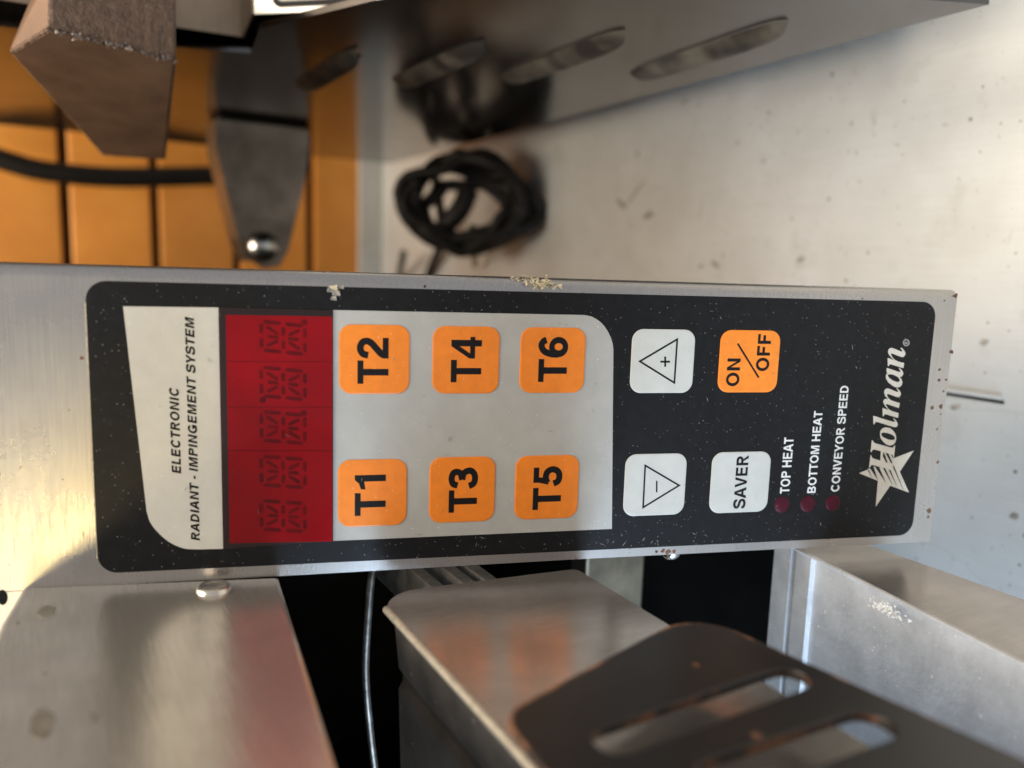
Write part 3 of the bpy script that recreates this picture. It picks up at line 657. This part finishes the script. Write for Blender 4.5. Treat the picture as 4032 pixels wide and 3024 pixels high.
# --- loading chute: brushed right side, dull top, bright burr along the edge between
XC = -0.0935
cp = [onX(x * S, y * S, XC) for x, y in [(822, 1300), (870, 1240), (1245, 1228), (1440, 1355), (1130, 1640)]]
zt, zb = cp[0].z, cp[2].z
outl = fillet([(cp[0].y + .006, zt), (-.03, zt + .003), (-.03, zb + .003), (cp[2].y, zb)], [.012, 0, 0, .003], 8)
mb = MB(); mb.slab(ccw(outl), [], lambda a, b, n: (n, a, b), XC - .0012, XC, back=True)
chute = mb.build('loading_chute', M['chute'], toaster, bevel=.0002, label='brushed steel side plate of the loading chute')
mb = MB(); y0c = cp[0].y - .009
rows = [(XC - .0013, zt - .0005), (XC - .016, zt - .002), (XC - .018, zt - .0032), (XC - .020, zt - .0032), (XC - .022, zt - .002), (XC - .05, zt - .003), (XC - .052, zt - .0045), (XC - .054, zt - .0045), (XC - .056, zt - .003), (XC - .22, zt - .006)]
mb.add([(x, y, z) for y in (y0c, -.03) for x, z in rows], [(i, i + 1, len(rows) + i + 1, len(rows) + i) for i in range(len(rows) - 1)])
mb.build('chute_deck', M['dull'], chute, label='dull grooved deck of the chute')
mb = MB(); ez = lambda y: zt + .003 * (cp[0].y + .006 - y) / (cp[0].y + .036)
mb.tube([(XC - .0007, y, ez(y) - .0002) for y in [cp[0].y - .004 - i * .01 for i in range(20)]], .00105, 8)
mb.build('chute_edge', M['burr'], chute, smooth=True)
# --- cavity behind, with bars
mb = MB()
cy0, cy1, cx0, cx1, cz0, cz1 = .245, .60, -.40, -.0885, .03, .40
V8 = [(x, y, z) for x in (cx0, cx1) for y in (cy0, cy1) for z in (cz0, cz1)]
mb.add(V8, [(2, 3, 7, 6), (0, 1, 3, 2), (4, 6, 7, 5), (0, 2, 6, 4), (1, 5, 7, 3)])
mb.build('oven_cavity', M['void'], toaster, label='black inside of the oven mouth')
mb = MB(); mb.box(-.0870, -.0215, .295, .90, .07, .44); mb.build('side_housing', M['black'], toaster, bevel=.002)
mb = MB(); mb.box(-.40, -.0905, .247, .258, .1455, .1760); mb.build('crossbar', M['tan'], toaster, bevel=.001)
mb = MB(); mb.tube(spline([onY(x * S, y * S, .222) for x, y in [(806, 1225), (800, 1270), (791, 1400), (791, 1480), (800, 1580), (812, 1680)]], 6), .00125, 10)
mb.build('conveyor_rod', M['rod'], toaster, smooth=True)
for (za, xa) in ((.2600, -.0975), (.2510, -.0965), (.2440, -.0962)):
    mb = MB(); mb.box(xa - .014, xa, .190, .40, za - .0022, za + .0022); mb.build('conveyor_rail', M['rail'], toaster, bevel=.0005)
mb = MB(); c = onX(1468 * S, 1185 * S, -.0893)
mb.tube([(c.x + .004, c.y + .004, c.z), (c.x - .0032, c.y + .004, c.z), (c.x - .0044, c.y + .004, c.z), (c.x - .0050, c.y + .004, c.z)], [.0030, .0030, .0022, .0008], 16)
mb.build('stud', M['chrome'], toaster, smooth=True)
for x in (-.37, -.05):
    for y in (.36, .82):
        mb = MB(); mb.tube([(x, y, 0.0004), (x, y, .004), (x, y, .078)], [.018, .018, .012], 16); mb.build('foot', M['cord'], toaster)

# ================================================================== tray below
XT = -0.0930
tp = [onX(x * S, y * S, XT) for x, y in [(1735, 1188), (2212, 1430), (1880, 1182), (2212, 1290)]]
tray = thing('toast_tray', 'galvanised steel toast tray sticking out under the black panel', 'tray', (XT, .1, .11))
sl = (tp[1].z - tp[0].z) / (tp[1].y - tp[0].y)
def tz(y): return tp[0].z + sl * (y - tp[0].y)
zbt = (tp[2].z + tp[3].z) / 2
FP, FN = Vector((XT, tp[0].y, tp[0].z)), Vector((0, -sl, 1)).normalized()
fy = lambda x, y=1300: hit(x * S, y * S, FP, FN).y
TL = Vector(tray.location)
mb = MB(); mb.slab(ccw([(fy(1664), zbt), (-.06, zbt), (-.06, tz(-.06)), (fy(1664), tz(fy(1664)))]), [], lambda a, b, n: (n - TL.x, a - TL.y, b - TL.z), XT - .0012, XT, back=True)
mb.build('side_wall', M['chute'], tray, bevel=.0002)
prof_t = [(fy(1664) + .0006, -.012), (fy(1664), .0), (fy(1700), .0), (fy(1703), -.0022), (fy(1709), -.0022), (fy(1712), .0), (fy(1744), 0), (fy(1747.5), -.0018), (-.06, -.0018)]
mb = MB(); mb.add([(x - TL.x, y - TL.y, tz(y) + dz - TL.z) for x in (XT - .0013, XT - .25) for y, dz in prof_t], [(i, i + 1, len(prof_t) + i + 1, len(prof_t) + i) for i in range(len(prof_t) - 1)])
mb.build('tray_floor', M['galv'], tray)
mb = MB(); mb.tube([(-.0006, y - TL.y, tz(y) + .0002 - TL.z) for y in [fy(1664) - .001 - i * .012 for i in range(18)]], .0008, 8)
mb.build('tray_lip', M['galv'], tray, smooth=True)
mb = MB(); lumps(mb, 0, 0, 0, .0010, .0030, 90, .0004, .0009)
c = onX(1915 * S, 1315 * S, XT - .003); mb.v = [(c.x - TL.x + a * .9 , c.y - TL.y + b, c.z - TL.z + abs(n_) * .4) for a, b, n_ in mb.v]
mb.build('dried_blob', M['white'], tray, kind='stuff')

# ================================================================== slotted guard close to the lens
XG = -0.081
gp = [onX(x * S, y * S, XG) for x, y in [(1085, 1545), (1500, 1325), (2212, 1645)]]
guard = thing('slotted_guard', 'black slotted steel guard with rusty edges in front of the tray', 'guard', tuple(gp[0]))
GL0 = Vector(guard.location)
d2 = (gp[2] - gp[1]).normalized(); far = gp[1] + d2 * .16
e2 = gp[0] - gp[1]
go = fillet([(p.y, p.z) for p in (gp[0], gp[1], far, far + e2 * 1.9, gp[0] + d2 * .16 * .99 + e2 * 0.9, gp[0] + d2 * 0.001 * 0)][:4] + [(( gp[0] + d2 * .10 + e2 * .35).y, (gp[0] + d2 * .10 + e2 * .35).z)], [.008, .011, 0, 0, 0], 8)
def slot(a, b, wd):
    a, b = onX(a[0] * S, a[1] * S, XG), onX(b[0] * S, b[1] * S, XG)
    A, B = Vector((a.y, a.z)), Vector((b.y, b.z)); dd = (B - A).normalized(); t = Vector((-dd.y, dd.x)) * wd
    return ccw(fillet([tuple(A + t), tuple(A - t), tuple(B - t), tuple(B + t)], wd * .98, 6))
slots = [slot((1290, 1612), (1735, 1455), .0042), slot((1520, 1690), (1915, 1555), .0046)]
mb = MB(); mb.slab(ccw(go), slots, lambda a, b, n: (n - GL0.x, a - GL0.y, b - GL0.z), XG - .0022, XG, 0, 1, back=True)
mb.build('guard_plate', [M['guard'], M['rusty']], guard, bevel=.0003)
mb = MB(); lp = [(XG - .0004 - GL0.x, a - GL0.y, b - GL0.z) for a, b in go]
mb.tube(lp + lp[:2], .00055, 8, caps=False); mb.build('guard_edge', M['rusty2'], guard, smooth=True)
mb = MB()
for (px, py, r) in [(1505, 1437, .0010), (1635, 1590, .0011), (1600, 1500, .0005)]:
    c = onX(px * S, py * S, XG); mb.slab([(c.y - GL0.y + r * math.cos(a * .7) * random.uniform(.6, 1.2), c.z - GL0.z + r * math.sin(a * .7) * random.uniform(.6, 1.2)) for a in range(9)], [], lambda a, b, n: (n, a, b), XG - GL0.x, XG - GL0.x + .0001)
mb.build('rust_spots', M['rust'], guard, kind='stuff')

# ================================================================== neighbouring appliance
XS = 0.1005
app = thing('steel_appliance', 'neighbouring steel appliance with slotted mirror side standing on the counter', 'appliance', (XS, .45, 0))
AL = Vector(app.location)
aw = lambda a, b, n: (n - AL.x, a - AL.y, b - AL.z)
sp = [onX(*cN(x, y), XS) for x, y in [(410, 800), (1710, 925), (1870, 500), (2212, 450)]] + [onX(1481, 0, XS)]
so = [(p.y, p.z) for p in sp]
dy, dz = so[4][0] - so[3][0], so[4][1] - so[3][1]
ZB_ = onX(1371 * S, 213 * S, XS).z; YF_ = onX(2151 * S, 15 * S, XS).y; YK = onX(806 * S, 350 * S, XS).y
side_o = [(.47, .58), (so[0][0] + .004, so[0][1] + .004), so[1], so[2], so[4], (.24, .205), (YF_, ZB_), (YK, ZB_), (YK, .58)]
mb = MB(); mb.slab(ccw(side_o), [], aw, XS, XS + .0026, back=True)
side = mb.build('side_panel', M['side'], app, label='mirror polished side panel with louvers')
LV = [((1687, 49), (1371, 158)), ((1338, 71), (1087, 165)), ((1036, 91), (857, 173)), ((762, 111), (651, 182))]
for a, b in LV:
    A, B = onX(a[0] * S, a[1] * S, XS), onX(b[0] * S, b[1] * S, XS); A = Vector((A.y, A.z)); B = Vector((B.y, B.z))
    L = (B - A).length + .008; dd = (B - A).normalized(); up = Vector((-dd.y, dd.x)); up = up if up.y > 0 else -up
    mid = (A + B) / 2; mb = MB(); ns, nb = 20, 8; vs = []
    for i in range(ns + 1):
        s_ = -1 + 2 * i / ns; e = math.sqrt(max(0, 1 - abs(s_) ** 6))
        for j in range(nb + 1):
            t_ = j / nb; bb = (.0052 - .0104 * t_) * max(e, .02); hh = .0048 * math.sin(t_ * math.pi * .5) * e
            p = mid + dd * s_ * L / 2 + up * bb; vs.append(aw(p.x, p.y, XS - .0002 - hh))
    mb.add(vs, [(i * (nb + 1) + j, i * (nb + 1) + j + 1, (i + 1) * (nb + 1) + j + 1, (i + 1) * (nb + 1) + j) for i in range(ns) for j in range(nb)])
    pl_ = [tuple(mid + dd * (s2 * L / 2 * .84) + up * (-.0062 if k == 0 else -.002)) for k, s2 in ((0, -1), (0, 1), (1, 1), (1, -1))]
    mb.slab(ccw(fillet(pl_, .002, 4)), [], aw, XS - .0001, XS - .0003, 1)
    mb.build('louver', [M['dust'], M['void']], app, smooth=True)
# front sheet: profile swept to the right
fp = [onX(*cN(x, y), XS + .001) for x, y in [(410, 615), (1560, 775), (1600, 785), (1780, 400)]] + [onX(1100, 78, XS + .001), onX(1679, 54, XS + .001)]
f_ = [(p.y, p.z) for p in fp]
ddx = Vector((f_[5][0] - f_[4][0], f_[5][1] - f_[4][1])).normalized()
low_end = (f_[4][0] + ddx.x * .17, f_[4][1] + ddx.y * .17)
prof = [(.42, .56), f_[0], f_[2], f_[3], low_end]
for nm, a, b in (('upper_front', prof[0], prof[1]), ('upper_front', prof[1], prof[2]), ('front_return', prof[2], prof[3]), ('lower_front', prof[3], prof[4])):
    dv = (Vector(b) - Vector(a)).normalized(); nn = Vector((-dv.y, dv.x)); nn = nn if nn.x > 0 else -nn
    A, B = Vector(a), Vector(b); P4 = [A, B, B + nn * .001, A + nn * .001]
    mb = MB(); mb.hexa([aw(p.x, p.y, XS + .0046) for p in P4], [aw(p.x, p.y, XS + .34) for p in P4])
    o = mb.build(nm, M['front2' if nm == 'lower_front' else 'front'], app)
    bmx = bmesh.new(); bmx.from_mesh(o.data); bmesh.ops.recalc_face_normals(bmx, faces=bmx.faces); bmx.to_mesh(o.data); bmx.free()
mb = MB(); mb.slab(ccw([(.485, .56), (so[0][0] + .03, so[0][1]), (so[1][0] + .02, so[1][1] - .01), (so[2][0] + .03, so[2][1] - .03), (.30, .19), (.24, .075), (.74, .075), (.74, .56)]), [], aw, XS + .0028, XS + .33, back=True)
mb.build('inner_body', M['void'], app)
for x, y in ((.17, .27), (.17, .70), (.40, .27), (.40, .70)):
    mb = MB(); mb.tube([(x - AL.x, y - AL.y, .0004), (x - AL.x, y - AL.y, .004), (x - AL.x, y - AL.y, .076)], [.02, .02, .014], 16); mb.build('foot', M['cord'], app)
# nameplate on the lower front
A, B = Vector(prof[3]), Vector(prof[4]); dv = (B - A).normalized(); nn = Vector((-dv.y, dv.x)); nn = nn if nn.x < 0 else -nn
Np = Vector((0, nn.x, nn.y)); P0 = Vector((0, A.x, A.y)); npc = hit(1074, 31, P0, Np)
s0 = (Vector((npc.y, npc.z)) - A).dot(dv); x0 = npc.x
def nfn(a, b, n): p = A + dv * b + nn * n; return (a - AL.x, p.x - AL.y, p.y - AL.z)
mb = MB(); mb.slab(ccw(rrect(x0, x0 + .15, s0, s0 + .12, .004)), [], nfn, .0001, .0006)
np_ = mb.build('nameplate', M['ink'], app, label='pale nameplate with a dark border')
mb = MB(); mb.slab(ccw(rrect(x0 + .0022, x0 + .148, s0 + .0022, s0 + .118, .003)), [ccw(rrect(x0 + .0075, x0 + .143, s0 + .0075, s0 + .113, .002))], nfn, .0005, .0008)
mb.build('cream_border', M['logo'], np_)
mb = MB(); mb.slab(ccw(rrect(x0 + .0090, x0 + .141, s0 + .0090, s0 + .111, .002)), [], nfn, .0005, .0008)
mb.build('nameplate_field', M['white'], np_)
# bracket with bolt, standing out from the side
bt = crop(0, 0, 1400 / 2111); YB = .59
bpx = [(1296, 742), (1835, 760), (1840, 900), (1795, 1150), (1712, 1490), (1660, 1580), (1570, 1598), (1490, 1545), (1430, 1410), (1300, 880)]
bp = [onY(*bt(x, y), YB) for x, y in bpx]
bo = [(p.x, p.z) for p in bp]; bo[0] = (XS - .0036, bo[0][1]); bo[1] = (XS - .0036, bo[1][1])
mb = MB(); mb.slab(ccw(bo), [], lambda a, b, n: (a - AL.x, -n - AL.y, b - AL.z), -YB - .002, -YB, back=True)
br = mb.build('bracket', M['bracket'], app, bevel=.0006, label='grey steel bracket standing out from the side')
mb = MB(); mb.box(XS - .0036 - AL.x, XS - .0001 - AL.x, YB - .0012 - AL.y, YB + .034 - AL.y, bo[1][1] + .001 - AL.z, bo[0][1] - .001 - AL.z); mb.build('gap_shade', M['void'], br)  # black strip standing in for the shade between bracket and side panel
fl = [onY(*bt(x, y), YB) for x, y in [(1300, 750), (1300, 880), (1430, 1410), (1490, 1545)]]
mb = MB()
P1 = [Vector((p.x, p.z)) for p in fl]; P1[0] = Vector((XS - .0036, P1[0].y))
for i in range(3):
    a, b = P1[i], P1[i + 1]; dv2 = (b - a).normalized(); n2 = Vector((-dv2.y, dv2.x)); n2 = n2 if n2.y > 0 else -n2
    mb.hexa([(a.x - AL.x, YB + .0001 - AL.y, a.y - AL.z), (b.x - AL.x, YB + .0001 - AL.y, b.y - AL.z), (b.x + n2.x * .002 - AL.x, YB + .0001 - AL.y, b.y + n2.y * .002 - AL.z), (a.x + n2.x * .002 - AL.x, YB + .0001 - AL.y, a.y + n2.y * .002 - AL.z)],
            [(a.x - AL.x, YB + .035 - AL.y, a.y - AL.z), (b.x - AL.x, YB + .035 - AL.y, b.y - AL.z), (b.x + n2.x * .002 - AL.x, YB + .035 - AL.y, b.y + n2.y * .002 - AL.z), (a.x + n2.x * .002 - AL.x, YB + .035 - AL.y, a.y + n2.y * .002 - AL.z)])
o = mb.build('bracket_flange', M['bracket'], br)
bmx = bmesh.new(); bmx.from_mesh(o.data); bmesh.ops.recalc_face_normals(bmx, faces=bmx.faces); bmx.to_mesh(o.data); bmx.free()
c = onY(*bt(1560, 1465), YB); mb = MB()
for i in range(7):
    a = i / 6 * math.pi / 2
    mb.v += [(c.x - AL.x + .011 * math.cos(a) * math.cos(k * .2618), YB - .0022 - .008 * math.sin(a) - AL.y, c.z - AL.z + .011 * math.cos(a) * math.sin(k * .2618)) for k in range(24)]
    if i: mb.f += [((i - 1) * 24 + k, i * 24 + k, i * 24 + (k + 1) % 24, (i - 1) * 24 + (k + 1) % 24) for k in range(24)]; mb.m += [0] * 24
mb.build('bolt', M['chrome'], br, smooth=True)

# ================================================================== rusty iron block
YA, YBk = .345, .45
fr = [onY(*bt(x, y), YA) for x, y in [(1046, -160), (1046, 362), (292, 172), (290, -160)]]
bl = thing('iron_block', 'rusty brown iron block with a chipped front edge beside the orange tiles', 'iron block', tuple(fr[1]))
BB = Vector(bl.location)
tip = [onY(*bt(x, y), YBk) for x, y in [(985, 950), (610, 925)]] + [onY(*bt(55, 315), YA + .02)]
e1 = (fr[2] - fr[1]); nP = e1.cross(tip[0] - fr[1]).normalized()
tip = [tip[0], hit(*bt(610, 925), fr[1], nP), hit(*bt(55, 315), fr[1], nP)]
mb = MB(); P = [p - BB for p in fr]; Tq = [p - BB for p in tip]; bk = Vector((.06, .12, 0))
yt = tip[2].y; top2 = onY(*bt(55, 240), yt) - BB; top3 = onY(*bt(250, -160), yt) - BB
verts = P + Tq + [top2, top3] + [P[0] + bk, P[3] + bk + Vector((0, 0, .01)), Tq[0] + bk * .6, Tq[1] + bk * .6, top3 + bk]
mb.add(verts, [(0, 3, 2, 1)], 0)                                  # rough front
mb.add(verts, [(1, 2, 6, 5, 4)], 1)                               # smooth left face
mb.add(verts, [(2, 3, 8, 7, 6)], 1)                               # chamfer
mb.add(verts, [(0, 1, 4, 11, 9), (4, 5, 12, 11), (5, 6, 7, 8, 13, 12), (9, 11, 12, 13, 10), (0, 9, 10, 3), (3, 10, 13, 8)], 1)
o = mb.build('iron_body', [M['castA'], M['castB']], bl)
bmx = bmesh.new(); bmx.from_mesh(o.data); bmesh.ops.remove_doubles(bmx, verts=bmx.verts, dist=1e-6); bmesh.ops.recalc_face_normals(bmx, faces=bmx.faces)
bmesh.ops.bevel(bmx, geom=list(bmx.edges), offset=.0012, segments=2, affect='EDGES', profile=.5); bmx.to_mesh(o.data); bmx.free()

mb = MB()
for i in range(130):
    t = random.random(); e = (fr[1] - BB) * (1 - t) + (fr[2] - BB) * t; sz = random.uniform(.0004, .0013)
    c = e + Vector((random.gauss(0, .0006), random.gauss(-.0002, .0003), random.gauss(0, .0006)))
    ps = [c + Vector((random.uniform(-1, 1), random.uniform(-1, 1), random.uniform(-1, 1))) * sz for _ in range(4)]
    mb.add(ps, [(0, 1, 2), (0, 3, 1), (1, 3, 2), (2, 3, 0)])
mb.build('chipped_edge', M['chip'], bl, kind='stuff')

# ================================================================== cords
mb = MB(); pts = spline([onY(x * S, y * S, .87) for x, y in [(-160, 300), (-60, 325), (20, 350), (100, 370), (250, 383), (440, 380), (480, 379), (540, 375)]], 8)
cb = mb; cb.tube(pts, .0098, 12)
hc = cb.build('hanging_cable', M['cord'], smooth=True); hc['label'] = 'black ribbed cable hanging in front of the orange tiles'; hc['category'] = 'cable'
base = Vector((.052, .575, .006)); up = Vector((0, .62, .785)).normalized(); side_v = Vector((1, 0, 0)); nrm = side_v.cross(up)
coil = thing('coiled_cord', 'coiled black power cord lying on the steel counter', 'cord', tuple(base))
mb = MB(); path = []
turns = 8
for i in range(turns * 14 + 1):
    t = i / 14; a = -2 * math.pi * t + .5; tt = int(t)
    rx = .029 + .007 * math.sin(2.3 * t) + .003 * (tt % 2); ry = .046 + .007 * math.sin(1.7 * t + 1)
    path.append(up * (.058 - .010 * (tt % 3 == 1) + .004 * math.sin(t) + ry * math.sin(a)) + side_v * (.007 * math.cos(1.9 * t) + rx * math.cos(a)) + nrm * (.006 + .0050 * (t - 4) + .006 * math.sin(a + t)))
path = [p + Vector((noise.noise(p * 45 + Vector((i * .07, 0, 0))), noise.noise(p * 45 + Vector((9, i * .07, 0))), noise.noise(p * 45 + Vector((0, 5, i * .07))))) * .0085 for i, p in enumerate(path)]
path += [Vector((.036, .09, .05)), Vector((-.02, .15, .012)), Vector((-.055, .20, .001)), Vector((-.10, .24, .0005))]
mb.tube(spline(path, 3), .0048, 10); mb.build('cable', M['cord'], coil, smooth=True)
mb = MB(); mb.tube(spline([up * .052 + side_v * .012 + nrm * .012, up * .058 - side_v * .004 + nrm * .016, up * .07 - side_v * .016 + nrm * .014], 4), .0085, 14); mb.build('plug', M['cord'], coil, smooth=True)
mb = MB(); a_ = onZ(1020 * S, 490 * S, .035); b_ = onZ(1026 * S, 575 * S, .010)
mb.tube([a_ - base, (a_ + b_) / 2 - base, b_ - base], [.0034, .0036, .0026], 10); mb.build('plug_pin', M['pin'], coil, smooth=True)
mb = MB(); a_ = onZ(872 * S, 545 * S, .03); b_ = onZ(862 * S, 600 * S, .006)
mb.tube([a_ - base, b_ - base], [.0034, .0034], 10); mb.build('cable_end', M['cord'], coil, smooth=True)
